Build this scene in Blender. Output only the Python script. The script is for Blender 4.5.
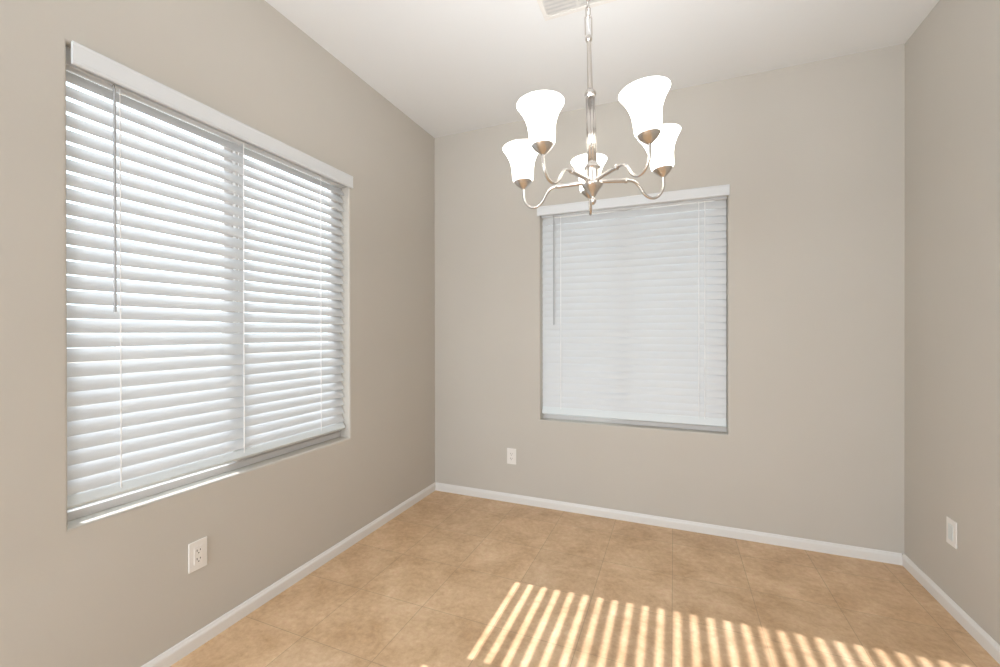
import bpy, bmesh, math
from mathutils import Vector, Matrix
S = bpy.context.scene
PI = math.pi
for o in list(bpy.data.objects):
    bpy.data.objects.remove(o)

# ------------------------------------------------------------------ camera
YAW, PITCH, ROLL = -0.38840, -0.00213, -0.00109
cd = bpy.data.cameras.new('camera')
cam = bpy.data.objects.new('camera', cd)
S.collection.objects.link(cam)
cd.sensor_fit = 'HORIZONTAL'
cd.sensor_width = 36.0
cd.lens = 36.0 * 424.8 / 1000.0
cd.clip_start = 0.02
fw = Vector((math.sin(YAW) * math.cos(PITCH), math.cos(YAW) * math.cos(PITCH), math.sin(PITCH)))
r0 = Vector((math.cos(YAW), -math.sin(YAW), 0))
u0 = r0.cross(fw)
cr = r0 * math.cos(ROLL) + u0 * math.sin(ROLL)
cu = -r0 * math.sin(ROLL) + u0 * math.cos(ROLL)
cam.matrix_world = Matrix(((cr.x, cu.x, -fw.x, 1.7272), (cr.y, cu.y, -fw.y, -2.8762), (cr.z, cu.z, -fw.z, 1.2262), (0, 0, 0, 1)))
S.camera = cam

# ------------------------------------------------------------------ world, sun, large lights, exposure
W = bpy.data.worlds.new('world')
S.world = W
W.use_nodes = True
wn, wl = W.node_tree.nodes, W.node_tree.links
bg = wn['Background']
bg.inputs['Color'].default_value = (0.80, 0.90, 1.0, 1)
bg.inputs['Strength'].default_value = 3.1
S.view_settings.view_transform = 'Standard'
S.view_settings.look = 'None'
S.view_settings.gamma = 1.0
S.view_settings.use_curve_mapping = False
S.view_settings.exposure = 0.09

sd = bpy.data.lights.new('sun', 'SUN')
sd.energy = 10.5
sd.color = (1.0, 0.945, 1.0)
sd.angle = math.radians(0.35)
sun = bpy.data.objects.new('sun', sd)
S.collection.objects.link(sun)
sun_dir = Vector((1.0, 0.080, -0.71)).normalized()
sun.rotation_euler = sun_dir.to_track_quat('-Z', 'Y').to_euler()
sun.location = (-6, -2, 6)


def area(name, loc, aim, sx, sy, power, col):
    d = bpy.data.lights.new(name, 'AREA')
    d.shape = 'RECTANGLE'
    d.size, d.size_y, d.energy, d.color = sx, sy, power, col
    o = bpy.data.objects.new(name, d)
    S.collection.objects.link(o)
    o.location = loc
    o.rotation_euler = (Vector(aim) - Vector(loc)).to_track_quat('-Z', 'Y').to_euler()
    return o


# added fill lights behind the camera, one at each side wall, brightening the walls
area('fill_light_left', (0.05, -4.35, 1.15), (2.2, -1.4, 0.8), 2.3, 2.0, 150, (0.83, 0.92, 1.0))
area('fill_light_right', (2.80, -4.9, 1.5), (0.0, -0.5, 1.6), 1.5, 1.4, 50, (0.86, 0.91, 1.0))

# ------------------------------------------------------------------ materials


def mat(name, col, rough=0.6, metal=0.0, spec=0.5):
    m = bpy.data.materials.new(name)
    m.use_nodes = True
    b = m.node_tree.nodes['Principled BSDF']
    b.inputs['Base Color'].default_value = (*col, 1)
    b.inputs['Roughness'].default_value = rough
    b.inputs['Metallic'].default_value = metal
    b.inputs['Specular IOR Level'].default_value = spec
    return m


def nn(m, t, **kw):
    n = m.node_tree.nodes.new(t)
    for k, v in kw.items():
        setattr(n, k, v)
    return n


def add_noise_bump(m, scale, strength, dist=0.002, coord='Object', stretch=None):
    L = m.node_tree.links
    tc = nn(m, 'ShaderNodeTexCoord')
    ns = nn(m, 'ShaderNodeTexNoise')
    ns.inputs['Scale'].default_value = scale
    ns.inputs['Detail'].default_value = 3
    src = tc.outputs[coord]
    if stretch:
        mp = nn(m, 'ShaderNodeMapping')
        mp.inputs['Scale'].default_value = stretch
        L.new(src, mp.inputs['Vector'])
        src = mp.outputs[0]
    L.new(src, ns.inputs['Vector'])
    bp = nn(m, 'ShaderNodeBump')
    bp.inputs['Strength'].default_value = strength
    bp.inputs['Distance'].default_value = dist
    L.new(ns.outputs['Fac'], bp.inputs['Height'])
    L.new(bp.outputs[0], m.node_tree.nodes['Principled BSDF'].inputs['Normal'])
    return ns


def tint_noise(m, c1, c2, scale):
    L = m.node_tree.links
    tc = nn(m, 'ShaderNodeTexCoord')
    ns = nn(m, 'ShaderNodeTexNoise')
    ns.inputs['Scale'].default_value = scale
    ns.inputs['Detail'].default_value = 4
    L.new(tc.outputs['Object'], ns.inputs['Vector'])
    rp = nn(m, 'ShaderNodeValToRGB')
    rp.color_ramp.elements[0].position, rp.color_ramp.elements[1].position = 0.35, 0.65
    rp.color_ramp.elements[0].color = (*c1, 1)
    rp.color_ramp.elements[1].color = (*c2, 1)
    L.new(ns.outputs['Fac'], rp.inputs[0])
    L.new(rp.outputs[0], m.node_tree.nodes['Principled BSDF'].inputs['Base Color'])


M = {}
M['wall'] = mat('greige_wall_paint', (0.55, 0.485, 0.415), 0.75, spec=0.25)
tint_noise(M['wall'], (0.533, 0.505, 0.457), (0.543, 0.515, 0.467), 2.2)
add_noise_bump(M['wall'], 90, 0.12, 0.002)
M['ceiling'] = mat('ceiling_paint', (0.79, 0.81, 0.825), 0.85, spec=0.2)
add_noise_bump(M['ceiling'], 70, 0.12, 0.002)
M['trim'] = mat('white_trim_paint', (0.74, 0.73, 0.71), 0.4)
add_noise_bump(M['trim'], 40, 0.04, 0.001)
M['blind'] = mat('white_faux_wood', (0.64, 0.66, 0.675), 0.42)
add_noise_bump(M['blind'], 30, 0.10, 0.001, stretch=(40, 1, 40))
M['blind'].node_tree.nodes['Principled BSDF'].inputs['Subsurface Weight'].default_value = 0.0
M['rail'] = mat('pale_rail_vinyl', (0.67, 0.72, 0.74), 0.4)
add_noise_bump(M['rail'], 30, 0.05, 0.001)
M['valance'] = mat('white_valance', (0.695, 0.715, 0.73), 0.4)
add_noise_bump(M['valance'], 30, 0.05, 0.001)
M['cord'] = mat('white_cord', (0.92, 0.92, 0.92), 0.7)
add_noise_bump(M['cord'], 400, 0.3, 0.001)
M['wand'] = mat('grey_wand_plastic', (0.40, 0.41, 0.42), 0.3)
add_noise_bump(M['wand'], 60, 0.05, 0.001)
M['vinyl'] = mat('window_vinyl', (0.62, 0.595, 0.575), 0.45)
add_noise_bump(M['vinyl'], 50, 0.03, 0.001)
M['plate'] = mat('white_plate_plastic', (0.80, 0.78, 0.75), 0.35)
add_noise_bump(M['plate'], 80, 0.03, 0.0005)
M['insert'] = mat('pale_blue_grey_insert', (0.66, 0.70, 0.70), 0.35)
add_noise_bump(M['insert'], 80, 0.03, 0.0005)
M['slot'] = mat('dark_slot', (0.03, 0.03, 0.03), 0.6)
add_noise_bump(M['slot'], 80, 0.03, 0.0005)
M['nickel'] = mat('brushed_nickel', (0.63, 0.595, 0.56), 0.27, 1.0)
add_noise_bump(M['nickel'], 60, 0.08, 0.0006, stretch=(1, 1, 12))
M['vent'] = mat('white_vent_enamel', (0.78, 0.77, 0.75), 0.45)
add_noise_bump(M['vent'], 80, 0.03, 0.0005)
M['duct'] = mat('duct_damper_enamel', (0.74, 0.74, 0.73), 0.5)
add_noise_bump(M['duct'], 20, 0.05, 0.001)
M['ground'] = mat('desert_gravel', (0.52, 0.46, 0.39), 0.9)
tint_noise(M['ground'], (0.44, 0.38, 0.31), (0.58, 0.52, 0.45), 9)

# glass
g = bpy.data.materials.new('window_glass')
g.use_nodes = True
gt = g.node_tree
gt.nodes.clear()
go = gt.nodes.new('ShaderNodeOutputMaterial')
gm = gt.nodes.new('ShaderNodeMixShader')
gw = gt.nodes.new('ShaderNodeLayerWeight')
gw.inputs['Blend'].default_value = 0.5
gp = gt.nodes.new('ShaderNodeMath')
gp.operation = 'POWER'
gp.inputs[1].default_value = 5.0
gt.links.new(gw.outputs['Facing'], gp.inputs[0])
gf = gt.nodes.new('ShaderNodeMath')
gf.operation = 'MULTIPLY_ADD'
gf.inputs[1].default_value, gf.inputs[2].default_value = 0.75, 0.04
gt.links.new(gp.outputs[0], gf.inputs[0])
ga = gt.nodes.new('ShaderNodeBsdfTransparent')
ga.inputs['Color'].default_value = (0.95, 0.97, 0.96, 1)
gg = gt.nodes.new('ShaderNodeBsdfGlossy')
gg.inputs['Roughness'].default_value = 0.02
gt.links.new(gf.outputs[0], gm.inputs[0])
gt.links.new(ga.outputs[0], gm.inputs[1])
gt.links.new(gg.outputs[0], gm.inputs[2])
gt.links.new(gm.outputs[0], go.inputs[0])
M['glass'] = g

# lit frosted shade glass: diffuse + translucent + its own glow
s = bpy.data.materials.new('frosted_shade_glass')
s.use_nodes = True
st = s.node_tree
st.nodes.clear()
so = st.nodes.new('ShaderNodeOutputMaterial')
sdn = st.nodes.new('ShaderNodeBsdfDiffuse')
sdn.inputs['Color'].default_value = (0.85, 0.84, 0.80, 1)
stn = st.nodes.new('ShaderNodeBsdfTranslucent')
stn.inputs['Color'].default_value = (0.85, 0.84, 0.80, 1)
smx = st.nodes.new('ShaderNodeMixShader')
smx.inputs[0].default_value = 0.5
sem = st.nodes.new('ShaderNodeEmission')
sem.inputs['Color'].default_value = (1.0, 0.985, 0.96, 1)
sem.inputs['Strength'].default_value = 2.6
sad = st.nodes.new('ShaderNodeAddShader')
st.links.new(sdn.outputs[0], smx.inputs[1])
st.links.new(stn.outputs[0], smx.inputs[2])
st.links.new(smx.outputs[0], sad.inputs[0])
st.links.new(sem.outputs[0], sad.inputs[1])
st.links.new(sad.outputs[0], so.inputs[0])
M['shade'] = s
b = bpy.data.materials.new('lit_bulb')
b.use_nodes = True
bb = b.node_tree.nodes['Principled BSDF']
bb.inputs['Base Color'].default_value = (0.9, 0.9, 0.88, 1)
bb.inputs['Emission Color'].default_value = (1.0, 0.93, 0.83, 1)
bb.inputs['Emission Strength'].default_value = 6.0
M['bulb'] = b

# floor tile
fm = mat('tan_ceramic_tile', (0.5, 0.38, 0.26), 0.38, spec=0.4)
fl = fm.node_tree.links
fb = fm.node_tree.nodes['Principled BSDF']
tc = nn(fm, 'ShaderNodeTexCoord')
mp = nn(fm, 'ShaderNodeMapping')
mp.inputs['Location'].default_value = (0.005, 0.215, 0)
fl.new(tc.outputs['Object'], mp.inputs['Vector'])
br = nn(fm, 'ShaderNodeTexBrick')
br.offset, br.squash = 0.0, 1.0
br.inputs['Scale'].default_value = 1.0
br.inputs['Brick Width'].default_value = 0.345
br.inputs['Row Height'].default_value = 0.345
br.inputs['Mortar Size'].default_value = 0.0016
br.inputs['Mortar Smooth'].default_value = 0.3
br.inputs['Bias'].default_value = 0.0
br.inputs['Color1'].default_value = (0.0, 0.0, 0.0, 1)
br.inputs['Color2'].default_value = (1.0, 1.0, 1.0, 1)
br.inputs['Mortar'].default_value = (0.5, 0.5, 0.5, 1)
fl.new(mp.outputs[0], br.inputs['Vector'])
n1 = nn(fm, 'ShaderNodeTexNoise')
n1.inputs['Scale'].default_value = 5.0
n1.inputs['Detail'].default_value = 8
n1.inputs['Roughness'].default_value = 0.68
n1.inputs['Distortion'].default_value = 0.35
fl.new(tc.outputs['Object'], n1.inputs['Vector'])
r1 = nn(fm, 'ShaderNodeValToRGB')
cr_ = r1.color_ramp
cr_.elements[0].position, cr_.elements[1].position = 0.30, 0.72
cr_.elements[0].color = (0.49, 0.305, 0.165, 1)
cr_.elements[1].color = (0.74, 0.53, 0.345, 1)
e = cr_.elements.new(0.52)
e.color = (0.62, 0.42, 0.25, 1)
fl.new(n1.outputs['Fac'], r1.inputs[0])
n2 = nn(fm, 'ShaderNodeTexNoise')
n2.inputs['Scale'].default_value = 38
n2.inputs['Detail'].default_value = 5
n2.inputs['Roughness'].default_value = 0.7
fl.new(tc.outputs['Object'], n2.inputs['Vector'])
ov = nn(fm, 'ShaderNodeMix', data_type='RGBA', blend_type='OVERLAY')
ov.inputs['Factor'].default_value = 0.42
fl.new(r1.outputs[0], ov.inputs['A'])
fl.new(n2.outputs['Fac'], ov.inputs['B'])
hv = nn(fm, 'ShaderNodeHueSaturation')
mr = nn(fm, 'ShaderNodeMapRange')
mr.inputs['To Min'].default_value, mr.inputs['To Max'].default_value = 0.96, 1.04
fl.new(br.outputs['Color'], mr.inputs['Value'])
fl.new(mr.outputs[0], hv.inputs['Value'])
fl.new(ov.outputs['Result'], hv.inputs['Color'])
gx = nn(fm, 'ShaderNodeMix', data_type='RGBA')
gx.inputs['B'].default_value = (0.30, 0.205, 0.125, 1)
gfm = nn(fm, 'ShaderNodeMath', operation='MULTIPLY')
gfm.inputs[1].default_value = 0.6
fl.new(br.outputs['Fac'], gfm.inputs[0])
fl.new(gfm.outputs[0], gx.inputs['Factor'])
fl.new(hv.outputs[0], gx.inputs['A'])
fl.new(gx.outputs['Result'], fb.inputs['Base Color'])
bp = nn(fm, 'ShaderNodeBump')
bp.inputs['Strength'].default_value = 0.25
bp.inputs['Distance'].default_value = 0.002
sub = nn(fm, 'ShaderNodeMath', operation='SUBTRACT')
fl.new(n1.outputs['Fac'], sub.inputs[0])
fl.new(br.outputs['Fac'], sub.inputs[1])
fl.new(sub.outputs[0], bp.inputs['Height'])
fl.new(bp.outputs[0], fb.inputs['Normal'])
M['floor'] = fm

# ------------------------------------------------------------------ mesh helpers


def obj(name, bm, m, parent=None, smooth=False, recalc=True):
    if recalc:
        bmesh.ops.recalc_face_normals(bm, faces=bm.faces)
    me = bpy.data.meshes.new(name)
    bm.to_mesh(me)
    bm.free()
    for x in (m if isinstance(m, (list, tuple)) else [m]):
        me.materials.append(x)
    if smooth:
        for p in me.polygons:
            p.use_smooth = True
        if smooth != 'all':
            me.set_sharp_from_angle(angle=math.radians(40))
    o = bpy.data.objects.new(name, me)
    S.collection.objects.link(o)
    if parent:
        o.parent = parent
    return o


def struct(name, bm, m, parent=None, **k):
    o = obj(name, bm, m, parent, **k)
    if not parent:
        o['kind'] = 'structure'
    return o


def thing(name, label, cat, loc=(0, 0, 0), group=None):
    o = bpy.data.objects.new(name, None)
    o.empty_display_size = 0.05
    S.collection.objects.link(o)
    o.location = loc
    o['label'], o['category'] = label, cat
    if group:
        o['group'] = group
    return o


def box(bm, lo, hi, bev=0.0, seg=2):
    vs = [bm.verts.new((x, y, z)) for x in (lo[0], hi[0]) for y in (lo[1], hi[1]) for z in (lo[2], hi[2])]
    fs = [(0, 1, 3, 2), (4, 6, 7, 5), (0, 4, 5, 1), (2, 3, 7, 6), (0, 2, 6, 4), (1, 5, 7, 3)]
    ff = [bm.faces.new([vs[i] for i in f]) for f in fs]
    if bev:
        es = list({e for f in ff for e in f.edges})
        bmesh.ops.bevel(bm, geom=es, offset=bev, segments=seg, affect='EDGES', profile=0.5)


def boxbm(lo, hi, bev=0.0, seg=2):
    bm = bmesh.new()
    box(bm, lo, hi, bev, seg)
    return bm


def lathe(bm, prof, seg=32, xf=None, lobes=None):
    rings = []
    for r, z in prof:
        ring = []
        for i in range(seg):
            a = 2 * PI * i / seg
            rr = r * (1 + (lobes(a) if lobes else 0))
            v = Vector((rr * math.cos(a), rr * math.sin(a), z))
            ring.append(bm.verts.new(xf @ v if xf else v))
        rings.append(ring)
    for a, b_ in zip(rings, rings[1:]):
        for i in range(seg):
            j = (i + 1) % seg
            bm.faces.new((a[i], a[j], b_[j], b_[i]))
    return rings


def lathe_solid(bm, prof, seg=32, xf=None, lobes=None):
    rg = lathe(bm, prof, seg, xf, lobes)
    bm.faces.new(rg[0][::-1])
    bm.faces.new(rg[-1])


def tube(bm, pts, rad, seg=12, closed=False, caps=True):
    pts = [Vector(p) for p in pts]
    n = len(pts)
    rads = rad if isinstance(rad, (list, tuple)) else [rad] * n
    up = None
    rings = []
    for i in range(n):
        if closed:
            t = (pts[(i + 1) % n] - pts[i - 1]).normalized()
        else:
            t = (pts[min(i + 1, n - 1)] - pts[max(i - 1, 0)]).normalized()
        if up is None:
            up = t.orthogonal().normalized()
        up = (up - t * up.dot(t)).normalized()
        sd_ = t.cross(up)
        rings.append([bm.verts.new(pts[i] + (up * math.cos(2 * PI * k / seg) + sd_ * math.sin(2 * PI * k / seg)) * rads[i]) for k in range(seg)])
    prs = list(zip(rings, rings[1:])) + ([(rings[-1], rings[0])] if closed else [])
    for a, b_ in prs:
        for k in range(seg):
            j = (k + 1) % seg
            bm.faces.new((a[k], a[j], b_[j], b_[k]))
    if caps and not closed:
        bm.faces.new(rings[0][::-1])
        bm.faces.new(rings[-1])


def smooth_path(ctrl, n=8):
    """Catmull-Rom through control points of any dimension given as tuples."""
    P = [Vector(c) for c in ctrl]
    P = [P[0] * 2 - P[1]] + P + [P[-1] * 2 - P[-2]]
    out = []
    for i in range(1, len(P) - 2):
        for k in range(n):
            t = k / n
            a, b_, c, d = P[i - 1], P[i], P[i + 1], P[i + 2]
            out.append(0.5 * ((2 * b_) + (c - a) * t + (2 * a - 5 * b_ + 4 * c - d) * t * t + (3 * b_ - a - 3 * c + d) * t ** 3))
    out.append(P[-2])
    return out


# ------------------------------------------------------------------ room shell
RW, RH, RD = 2.8516, 2.743, -6.6      # room width, ceiling height, far end of the open-plan room
TH = 0.16                             # wall thickness


def wall_with_hole(P, u0_, u1_, v0_, v1_, a0, a1, b0, b1, r=0.012, depth=TH):
    """Wall slab: inner face rectangle (u,v) with a soft-cornered opening; P(u, v, d) maps to the world, d = depth into the wall."""
    bm = bmesh.new()

    def ring(lo_u, hi_u, lo_v, hi_v, d):
        return [bm.verts.new(P(*c, d)) for c in ((lo_u, lo_v), (hi_u, lo_v), (hi_u, hi_v), (lo_u, hi_v))]
    rings = [ring(u0_, u1_, v0_, v1_, 0)]
    n = 5
    for k in range(n + 1):
        t = PI / 2 * k / n
        o_ = r * (1 - math.sin(t))
        rings.append(ring(a0 - o_, a1 + o_, b0 - o_, b1 + o_, r * (1 - math.cos(t))))
    rings.append(ring(a0, a1, b0, b1, depth))
    rings.append(ring(u0_, u1_, v0_, v1_, depth))
    for a, b_ in zip(rings, rings[1:] + rings[:1]):
        for i in range(4):
            j = (i + 1) % 4
            bm.faces.new((a[i], a[j], b_[j], b_[i]))
    return bm


# window openings (measured): left wall along y, back wall along x
LY0, LY1, LZ0, LZ1 = -2.168, -0.940, 0.622, 2.122
BX0, BX1, BZ0, BZ1 = 0.855, 2.029, 0.612, 2.100

struct('wall_left', wall_with_hole(lambda u, v, d: (-d, u, v), RD, 0, 0, RH, LY0, LY1, LZ0, LZ1), M['wall'], smooth=True)
struct('wall_back', wall_with_hole(lambda u, v, d: (u, d, v), -TH, RW + TH, 0, RH, BX0, BX1, BZ0, BZ1), M['wall'], smooth=True)
struct('wall_right', boxbm((RW, RD, 0), (RW + TH, 0, RH)), M['wall'])
struct('wall_front', boxbm((-TH, RD - TH, 0), (RW + TH, RD, RH)), M['wall'])
struct('floor', boxbm((-TH, RD - TH, -0.10), (RW + TH, TH, 0)), M['floor'])
struct('ceiling', boxbm((-TH, RD - TH, RH), (RW + TH, TH, RH + 0.12)), M['ceiling'])
struct('ground', boxbm((-30, -30, -0.30), (30, 30, -0.12)), M['ground'])

# baseboards: one moulded profile (d out from wall, z)
BP = [(0, 0), (0.0125, 0), (0.0125, 0.040), (0.0108, 0.046), (0.0072, 0.0505), (0.0055, 0.0555), (0.003, 0.0585), (0, 0.0585)]


def baseboard(name, A, B, nrm):
    A, B, nrm = Vector(A), Vector(B), Vector(nrm)
    d = (B - A).normalized()
    bm = bmesh.new()
    ra = [bm.verts.new(A + nrm * p + Vector((0, 0, z)) + d * p * 0) for p, z in BP]
    rb = [bm.verts.new(B + nrm * p + Vector((0, 0, z))) for p, z in BP]
    n = len(BP)
    for i in range(n):
        j = (i + 1) % n
        bm.faces.new((ra[i], ra[j], rb[j], rb[i]))
    bm.faces.new(ra[::-1])
    bm.faces.new(rb)
    struct(name, bm, M['trim'])


baseboard('baseboard_left', (0, RD, 0), (0, 0, 0), (1, 0, 0))
baseboard('baseboard_back', (0.0126, 0, 0), (RW - 0.0126, 0, 0), (0, -1, 0))
baseboard('baseboard_right', (RW, RD, 0), (RW, 0, 0), (-1, 0, 0))


# windows: slider with two sashes and a meeting stile, set deep in the opening
def window(name, P, a0, a1, b0, b1, mid):
    """P(u, v, d): u along the wall, v up, d into the wall."""
    def bx(bm, u0_, u1_, v0_, v1_, d0, d1, bev=0.003):
        p, q = P(u0_, v0_, d0), P(u1_, v1_, d1)
        box(bm, [min(p[i], q[i]) for i in range(3)], [max(p[i], q[i]) for i in range(3)], bev)
    fbm = bmesh.new()
    w = 0.030
    wt = 0.010
    ws = 0.016
    bx(fbm, a0, a1, b0, b0 + w, 0.069, 0.150)
    bx(fbm, a0, a1, b1 - wt, b1, 0.069, 0.150)
    bx(fbm, a0, a0 + ws, b0 + w, b1 - wt, 0.069, 0.150)
    bx(fbm, a1 - ws, a1, b0 + w, b1 - wt, 0.069, 0.150)
    win = struct(name, fbm, M['vinyl'])
    for lo, hi, d, kb, kr in ((a0 + ws, mid + 0.020, 0.096, 0.013, 0.076), (mid - 0.020, a1 - ws, 0.073, 0.066, 0.050)):
        sb = bmesh.new()
        k = 0.014 if lo < mid - 0.1 else 0.040
        z0, z1 = b0 + w, b1 - wt
        kt = 0.014
        bx(sb, lo, hi, z0, z0 + kb, d, d + 0.020, 0.002)
        bx(sb, lo, hi, z1 - kt, z1, d, d + 0.020, 0.002)
        bx(sb, lo, lo + k, z0 + kb, z1 - kt, d, d + 0.020, 0.002)
        bx(sb, hi - kr, hi, z0 + kb, z1 - kt, d, d + 0.020, 0.002)
        so_ = obj('sash', sb, M['vinyl'], win)
        gb = bmesh.new()
        bx(gb, lo + k - 0.004, hi - kr + 0.004, z0 + kb - 0.004, z1 - kt + 0.004, d + 0.008, d + 0.012, 0)
        obj('pane', gb, M['glass'], so_)
    return win


window('window_1', lambda u, v, d: (-d, u, v), LY0, LY1, LZ0, LZ1, -1.555)
window('window_2', lambda u, v, d: (u, d, v), BX0, BX1, BZ0, BZ1, 1.440)


# ------------------------------------------------------------------ blinds
# local frame of a blind: x along the wall (rightward seen from the room), y out into the room, z up; origin at the sill level on the wall plane
SW, ST = 0.050, 0.0028                 # slat width, thickness


def slat_mesh(bm, L, yc, zc, tilt, x0):
    """Curved slat: cross-section an arc, room edge tilted down by tilt."""
    n = 6
    ct, s_t = math.cos(tilt), math.sin(tilt)
    top, bot = [], []
    for k in range(n + 1):
        q = -SW / 2 + SW * k / n             # q>0 towards the room
        crown = 0.0022 * (1 - (2 * q / SW) ** 2)
        for lst, h in ((top, crown + ST / 2), (bot, crown - ST / 2)):
            y = yc + q * ct + h * s_t
            z = zc - q * s_t + h * ct
            lst.append((y, z))
    loop = top + bot[::-1]
    A = [bm.verts.new((x0, y, z)) for y, z in loop]
    B = [bm.verts.new((x0 + L, y, z)) for y, z in loop]
    m_ = len(loop)
    for i in range(m_):
        j = (i + 1) % m_
        bm.faces.new((A[i], A[j], B[j], B[i]))
    for k in range(n):
        bm.faces.new((A[k], A[k + 1], A[m_ - 2 - k], A[m_ - 1 - k]))
        bm.faces.new((B[k + 1], B[k], B[m_ - 1 - k], B[m_ - 2 - k]))


def blind(label, loc, rotz, width, ztop, zrail, zfirst, pitch, tilt, yc, cords, wand, val, val_gap, sag=0.0):
    """width: opening; z values are heights over the floor. val = (x0, x1, z0, z1) of the valance."""
    t = thing('window_blind', label, 'blind', loc)
    t.rotation_euler = (0, 0, rotz)
    e0, e1 = 0.004, width - 0.004
    sb = bmesh.new()
    z = zfirst
    zs = []
    while z < ztop - 0.050:
        zs.append(z)
        z += pitch
    for z in zs:
        slat_mesh(sb, e1 - e0 - 0.002, yc, z, tilt, e0 + 0.001)
    hr = max(0.034, ztop - zs[-1] - SW / 2 * math.sin(tilt) - 0.003)
    hb = boxbm((e0, yc - 0.018, ztop - hr), (e1, yc + 0.026, ztop - 0.001), 0.002)
    obj('headrail', hb, M['valance'], t)
    obj('slat_panel', sb, M['blind'], t, smooth=True)
    rb = boxbm((e0, -0.026, -0.015), (e1, 0.026, 0.015), 0.005, 3)
    bmesh.ops.transform(rb, matrix=Matrix.Translation((0, yc, zrail)) @ Matrix.Rotation(-tilt, 4, 'X'), verts=rb.verts)
    obj('bottom_rail', rb, M['rail'], t)
    hy, hz = SW / 2 * math.cos(tilt), SW / 2 * math.sin(tilt)
    for cx in cords:
        cb = bmesh.new()
        # front and rear ladder strings, with a rung under every slat
        tube(cb, [(cx, yc + hy + 0.0035, zrail), (cx, yc + hy + 0.0035, ztop - 0.05)], 0.0019, 6)
        tube(cb, [(cx, yc - hy - 0.0035, zrail), (cx, yc - hy - 0.0035, ztop - 0.05)], 0.0019, 6)
        for z in zs:
            tube(cb, [(cx, yc + hy + 0.0035, z - hz - 0.002), (cx, yc - hy - 0.0035, z + hz - 0.004)], 0.0006, 4)
        obj('ladder_cord', cb, M['cord'], t)
    wx, wz0, wz1 = wand
    wb = bmesh.new()
    tube(wb, [(wx, yc + 0.034, wz0), (wx, yc + 0.034, wz0 + 0.004), (wx, yc + 0.034, wz0 + 0.006), (wx, yc + 0.034, wz1)], [0.0048, 0.0052, 0.0042, 0.0042], 6)
    wo = obj('tilt_wand', wb, M['wand'], t)
    hk = bmesh.new()
    tube(hk, smooth_path([(wx, yc + 0.034, wz1 - 0.004), (wx, yc + 0.034, wz1 + 0.008), (wx, yc + 0.030, wz1 + 0.014), (wx, yc + 0.020, wz1 + 0.010)], 4), 0.0014, 6)
    obj('wand_hook', hk, M['nickel'], wo)
    vx0, vx1, vz0, vz1 = val
    # valance board with a small cove along its top and bottom
    pr = [(0, 0), (0.010, 0), (0.0125, 0.003), (0.0125, 0.008), (0.011, 0.011), (0.011, vz1 - vz0 - 0.011), (0.0125, vz1 - vz0 - 0.008), (0.0125, vz1 - vz0 - 0.003), (0.010, vz1 - vz0), (0, vz1 - vz0)]
    vb = bmesh.new()
    A = [vb.verts.new((vx0, val_gap + y, vz0 + z)) for y, z in pr]
    B = [vb.verts.new((vx1, val_gap + y, vz0 + z)) for y, z in pr]
    for i in range(len(pr)):
        j = (i + 1) % len(pr)
        vb.faces.new((A[i], A[j], B[j], B[i]))
    vb.faces.new(A[::-1])
    vb.faces.new(B)
    vo = obj('valance', vb, M['valance'], t)
    for cx in (width * 0.2, width * 0.8):
        cb = boxbm((cx - 0.012, yc + 0.024, ztop - 0.040), (cx + 0.012, val_gap + 0.002, ztop - 0.020), 0.001)
        obj('valance_clip', cb, M['wand'], vo)
    return t


# left wall blind: built in (along, out, up) and then turned into the wall's axes
def blind_on_left():
    t = blind('wide white slatted blind on the left wall, sun glowing between its half-open slats', (0, LY0, 0), 0,
              LY1 - LY0, LZ1, 0.6945, 0.7365, 0.0465, math.radians(59.3), -0.050,
              (0.150, 0.603, 1.047), (0.126, 1.297, 2.050), (0.007, LY1 - LY0 + 0.014, 2.059, 2.128), 0.003)
    return t


def remap(t, f):
    """re-express the vertices of a blind from its (along, out, up) frame into the wall's own axes."""
    def rec(o):
        if o.type == 'MESH':
            for v in o.data.vertices:
                v.co = f(v.co)
        for c in o.children:
            rec(c)
    bpy.context.view_layer.update()
    rec(t)


tl = blind_on_left()
remap(tl, lambda c: Vector((c.y, c.x, c.z)))


def flip(t):
    def rec(o):
        if o.type == 'MESH':
            o.data.flip_normals()
        for c in o.children:
            rec(c)
    rec(t)


flip(tl)
tb = blind('narrower white slatted blind on the back wall behind the chandelier, slats shut', (BX0, 0, 0), 0,
           BX1 - BX0, BZ1, 0.673, 0.709, 0.0465, math.radians(74.9), -0.050,
           (0.139, 1.016, 1.050), (0.095, 1.279, 2.040), (-0.018, BX1 - BX0 + 0.006, 2.045, 2.109), 0.003)
remap(tb, lambda c: Vector((c.x, -c.y, c.z)))
flip(tb)


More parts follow.
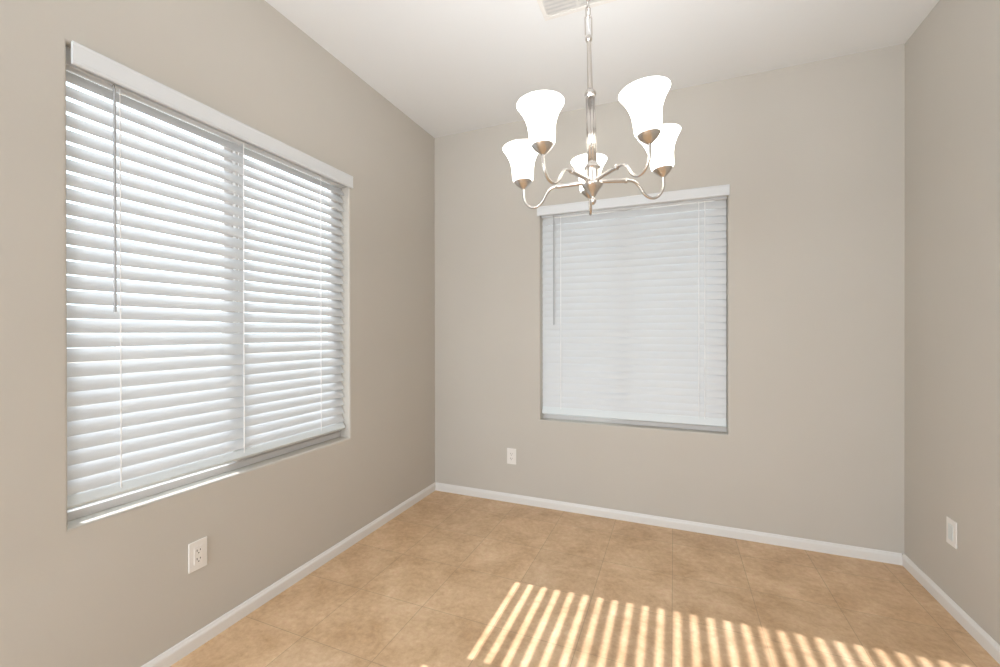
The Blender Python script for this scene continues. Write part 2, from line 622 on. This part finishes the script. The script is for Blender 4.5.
# ------------------------------------------------------------------ outlets and plate
def outlet(label, loc, rotz, kind):
    """local: x across, y = -out of the wall, z up; origin at the plate centre on the wall."""
    t = thing('wall_outlet' if kind == 'outlet' else 'wall_plate', label, 'outlet' if kind == 'outlet' else 'wall plate', loc)
    t.rotation_euler = (0, 0, rotz)
    pb = boxbm((-0.035, -0.0055, -0.057), (0.035, 0, 0.057), 0.0022, 3)
    obj('cover_plate', pb, M['plate'], t)
    ib = boxbm((-0.0168, -0.0075, -0.0335), (0.0168, -0.004, 0.0335), 0.001)
    io = obj('receptacle' if kind == 'outlet' else 'insert', ib, M['plate'] if kind == 'outlet' else M['insert'], t)
    if kind == 'outlet':
        for zc in (0.0165, -0.0165):
            for sx, hh in ((-0.0062, 0.0042), (0.0062, 0.0034)):
                obj('slot', boxbm((sx - 0.0012, -0.0079, zc + 0.003 - hh), (sx + 0.0012, -0.0070, zc + 0.003 + hh)), M['slot'], io)
            gb = bmesh.new()
            lathe_solid(gb, [(0.0024, 0), (0.0024, 0.0009)], 10, Matrix.Translation((0, -0.0070, zc - 0.0075)) @ Matrix.Rotation(PI / 2, 4, 'X'))
            obj('ground_hole', gb, M['slot'], io)
    for z in (0.0480, -0.0480):
        sb = bmesh.new()
        lathe_solid(sb, [(0.0030, 0), (0.0030, 0.0006), (0.0022, 0.0012)], 12, Matrix.Translation((0, -0.0052, z)) @ Matrix.Rotation(PI / 2, 4, 'X'))
        obj('screw', sb, M['plate'], t)
    return t


outlet('white duplex wall outlet with dark slots, on the left wall under the wide blind', (0, -1.787, 0.358), PI / 2, 'outlet')
outlet('small white wall outlet on the back wall, below and left of the back window', (0.641, 0, 0.332), 0, 'outlet')
outlet('white wall plate with pale blue-grey centre, low on the right wall', (RW, -0.417, 0.352), -PI / 2, 'plate')


# ------------------------------------------------------------------ ceiling vent
VX0, VX1, VY0, VY1 = 1.150, 1.486, -1.066, -0.882
vt = thing('ceiling_vent', 'white louvred air vent in the ceiling behind the chandelier chain', 'vent', ((VX0 + VX1) / 2, (VY0 + VY1) / 2, RH))
hx, hy_ = (VX1 - VX0) / 2, (VY1 - VY0) / 2
b1 = bmesh.new()
fr = 0.022
box(b1, (-hx, -hy_, -0.007), (hx, -hy_ + fr, 0), 0.002)
box(b1, (-hx, hy_ - fr, -0.007), (hx, hy_, 0), 0.002)
box(b1, (-hx, -hy_ + fr, -0.007), (-hx + fr, hy_ - fr, 0), 0.002)
box(b1, (hx - fr, -hy_ + fr, -0.007), (hx, hy_ - fr, 0), 0.002)
box(b1, (-0.007, -hy_ + fr, -0.007), (0.007, hy_ - fr, 0), 0.002)
obj('frame', b1, M['vent'], vt)
obj('backing', boxbm((-hx + fr, -hy_ + fr, -0.0012), (hx - fr, hy_ - fr, -0.0002)), M['duct'], vt)
for sx0, sx1 in ((-hx + fr, -0.007), (0.007, hx - fr)):
    lb = bmesh.new()
    for k in range(6):
        yc = -hy_ + fr + 0.012 + k * 0.0235
        vs = [lb.verts.new((x, yc + dy, dz)) for x in (sx0, sx1) for dy, dz in ((-0.0095, -0.0095), (0.0095, -0.0045), (0.0095, -0.0032), (-0.0095, -0.0082))]
        for i in range(4):
            j = (i + 1) % 4
            lb.faces.new((vs[i], vs[j], vs[4 + j], vs[4 + i]))
        lb.faces.new(vs[:4][::-1])
        lb.faces.new(vs[4:])
    obj('louver_panel', lb, M['vent'], vt)

# ------------------------------------------------------------------ chandelier
HUB = Vector((1.4755, -1.4424, 1.733))
right = Vector((math.cos(YAW), -math.sin(YAW), 0))
fwd = Vector((math.sin(YAW), math.cos(YAW), 0))
TILT = math.radians(1.45)
# the fixture hangs a touch out of plumb: lower end swung to the right of the view
RT = Matrix.Rotation(TILT, 4, -fwd)
if (RT @ Vector((0, 0, -1))).dot(right) < 0:
    RT = Matrix.Rotation(-TILT, 4, -fwd)
drop = RH - HUB.z
mount = Vector((HUB.x, HUB.y, RH)) - right * (drop * math.tan(TILT))
ch = thing('chandelier', 'brushed nickel chandelier with five lit white bell shades, hanging from the ceiling', 'chandelier', mount)
zh = -drop / math.cos(TILT)              # hub level (arms) in the hanging frame


def X(bm):
    bmesh.ops.transform(bm, matrix=RT, verts=bm.verts)
    return bm


cb = bmesh.new()
lathe_solid(cb, [(0.064, -0.0005), (0.064, -0.006), (0.060, -0.012), (0.045, -0.020), (0.020, -0.026), (0.010, -0.028), (0.008, -0.036)], 40)
obj('canopy', cb, M['nickel'], ch, smooth=True)


def link(bm, zc, h, w, wire, rot):
    pts = []
    hw, hh = w / 2, h / 2 - w / 2
    for k in range(9):
        a = PI * k / 8
        pts.append((hw * math.cos(a), 0, zc + hh + hw * math.sin(a)))
    for k in range(9):
        a = PI + PI * k / 8
        pts.append((hw * math.cos(a), 0, zc - hh + hw * math.sin(a)))
    c_, s_ = math.cos(rot), math.sin(rot)
    tube(bm, [(x * c_, x * s_, z) for x, _, z in pts], wire, 8, closed=True)


z_top, z_loop = -0.036, zh + 0.549        # chain from the canopy down to the stem's big loop
n_l = 15
step = (z_top - z_loop) / n_l
cb = bmesh.new()
for k in range(n_l):
    link(cb, z_top - step * (k + 0.5), step + 0.0085, 0.015, 0.0018, 0.5 + (PI / 2 if k % 2 else 0))
obj('chain', X(cb), M['nickel'], ch, smooth='all')
wb = bmesh.new()
tube(wb, [(0.003 * math.sin(k * 1.3), 0.003 * math.cos(k * 1.3), z_top - (z_top - z_loop + 0.05) * k / 30) for k in range(31)], 0.0014, 6)
obj('power_cord', X(wb), M['cord'], ch, smooth='all')

sb = bmesh.new()
link(sb, zh + 0.516, 0.076, 0.022, 0.0024, 0.5)
obj('hanging_loop', X(sb), M['nickel'], ch, smooth='all')
sb = bmesh.new()
lathe_solid(sb, [(0.004, zh + 0.487), (0.0095, zh + 0.483), (0.0115, zh + 0.478), (0.0115, zh + 0.472), (0.0090, zh + 0.467), (0.0072, zh + 0.462),
                 (0.0070, zh + 0.455), (0.0090, zh + 0.320), (0.0095, zh + 0.306), (0.0150, zh + 0.300), (0.0190, zh + 0.294), (0.0195, zh + 0.288), (0.0165, zh + 0.281), (0.0140, zh + 0.277)], 32)
obj('upper_stem', X(sb), M['nickel'], ch, smooth=True)
sb = bmesh.new()
lathe_solid(sb, [(0.0140, zh + 0.279), (0.0140, zh + 0.060)], 96, None, lambda a: 0.26 * abs(math.cos(3 * a)) - 0.13)
obj('fluted_stem', X(sb), M['nickel'], ch, smooth='all')
hb = bmesh.new()
lathe_solid(hb, [(0.0145, zh + 0.064), (0.0165, zh + 0.060), (0.0200, zh + 0.054), (0.0265, zh + 0.048), (0.0275, zh + 0.043), (0.0235, zh + 0.038), (0.0228, zh + 0.032),
                 (0.0228, zh + 0.012), (0.0235, zh - 0.004), (0.0325, zh - 0.008), (0.0350, zh - 0.012), (0.0345, zh - 0.016), (0.0300, zh - 0.023), (0.0200, zh - 0.034), (0.0125, zh - 0.046), (0.0085, zh - 0.052)], 48)
obj('hub', X(hb), M['nickel'], ch, smooth=True)
fb_ = bmesh.new()
lathe_solid(fb_, [(0.0085, zh - 0.051), (0.0060, zh - 0.055), (0.0062, zh - 0.057), (0.0098, zh - 0.062), (0.0108, zh - 0.067), (0.0092, zh - 0.073), (0.0050, zh - 0.078), (0.0015, zh - 0.080)], 24)
obj('finial', X(fb_), M['nickel'], ch, smooth=True)

R_ARM, CUPZ = 0.254, 0.019
arm_ctrl = [(0.020, -0.001), (0.060, 0.001), (0.100, 0.003), (0.128, 0.004), (0.150, 0.000), (0.168, -0.018), (0.184, -0.041), (0.206, -0.0535), (0.230, -0.049), (0.247, -0.030), (0.2535, -0.010), (0.254, 0.008), (0.254, CUPZ + 0.004)]
arm_path = smooth_path([(r, 0, z) for r, z in arm_ctrl], 6)


LEAN = [4.5, 0.0, 0.5, 1.5, 4.5]         # the shades sit a little askew on their arms


def lean(bm, k, ang):
    # tip cup, shade and bulb about the arm's end, to the left of the view
    piv = Matrix.Translation((R_ARM, 0, zh + CUPZ))
    ax = Matrix.Rotation(-ang, 3, 'Z') @ fwd
    m_ = Matrix.Rotation(math.radians(LEAN[k]), 4, -ax)
    if (m_ @ Vector((0, 0, 1))).dot(Matrix.Rotation(-ang, 3, 'Z') @ right) > 0:
        m_ = m_.inverted()
    bmesh.ops.transform(bm, matrix=piv @ m_ @ piv.inverted(), verts=bm.verts)
    return bm


def on_arm(bm, ang):
    bmesh.ops.transform(bm, matrix=RT @ Matrix.Rotation(ang, 4, 'Z'), verts=bm.verts)
    return bm


for k in range(5):
    ang = math.radians(30.2 + 72 * k)
    ab = bmesh.new()
    pts = [Vector((p.x, 0, zh + p.z)) for p in arm_path]
    tube(ab, pts, 0.0049, 12)
    arm = obj('arm', on_arm(ab, ang), M['nickel'], ch, smooth='all')
    # straight thick sleeve on the inner half of the arm, ended by a ring
    sl = bmesh.new()
    tube(sl, [(r, 0, zh + z) for r, z in ((0.021, -0.001), (0.060, 0.001), (0.100, 0.003), (0.114, 0.0036), (0.116, 0.0037), (0.120, 0.0038), (0.122, 0.0039), (0.130, 0.004))],
         [0.0076, 0.0076, 0.0076, 0.0076, 0.0095, 0.0095, 0.0068, 0.0056], 16)
    obj('sleeve', on_arm(sl, ang), M['nickel'], arm, smooth=True)
    cu_ = bmesh.new()
    z0 = zh + CUPZ
    lathe_solid(cu_, [(0.0070, z0), (0.0100, z0 + 0.003), (0.0150, z0 + 0.007), (0.0230, z0 + 0.014), (0.0300, z0 + 0.023), (0.0345, z0 + 0.031), (0.0350, z0 + 0.034), (0.0320, z0 + 0.0345), (0.0275, z0 + 0.027), (0.0120, z0 + 0.020)],
                32, Matrix.Translation((R_ARM, 0, 0)))
    obj('cup', on_arm(lean(cu_, k, ang), ang), M['nickel'], arm, smooth=True)
    # bell shade of frosted glass, open at the top
    sh = bmesh.new()
    zs_ = z0 + 0.026
    outer = [(0.022, 0.0), (0.032, 0.001), (0.0365, 0.006), (0.0380, 0.015), (0.0385, 0.030), (0.0395, 0.048), (0.0425, 0.066), (0.0480, 0.083), (0.0555, 0.099), (0.0635, 0.112), (0.0685, 0.119), (0.0700, 0.1225)]
    prof = [(r, zs_ + z) for r, z in outer] + [(0.0688, zs_ + 0.1240), (0.0672, zs_ + 0.1225)] + [(r - 0.0030, zs_ + z + (0.003 if z < 0.003 else 0)) for r, z in outer[::-1][1:]]
    lathe(sh, prof, 48, Matrix.Translation((R_ARM, 0, 0)))
    obj('lamp_shade', on_arm(lean(sh, k, ang), ang), M['shade'], ch, smooth='all')
    bu = bmesh.new()
    lathe_solid(bu, [(0.010, zs_ - 0.004), (0.0125, zs_ + 0.012), (0.016, zs_ + 0.024), (0.0225, zs_ + 0.042), (0.0245, zs_ + 0.056), (0.0215, zs_ + 0.070), (0.013, zs_ + 0.079), (0.004, zs_ + 0.082)], 24, Matrix.Translation((R_ARM, 0, 0)))
    obj('bulb', on_arm(lean(bu, k, ang), ang), M['bulb'], ch, smooth='all')
    pl = bpy.data.lights.new('bulb_light', 'POINT')
    pl.energy, pl.color, pl.shadow_soft_size = 3.5, (0.94, 0.96, 1.0), 0.02
    po = bpy.data.objects.new('bulb_light', pl)
    S.collection.objects.link(po)
    po.location = mount + (RT @ Matrix.Rotation(ang, 4, 'Z')) @ Vector((R_ARM, 0, zs_ + 0.105))

S.cycles.max_bounces = 16
S.cycles.diffuse_bounces = 8
S.cycles.transparent_max_bounces = 16
S.cycles.caustics_reflective = False
S.cycles.caustics_refractive = False
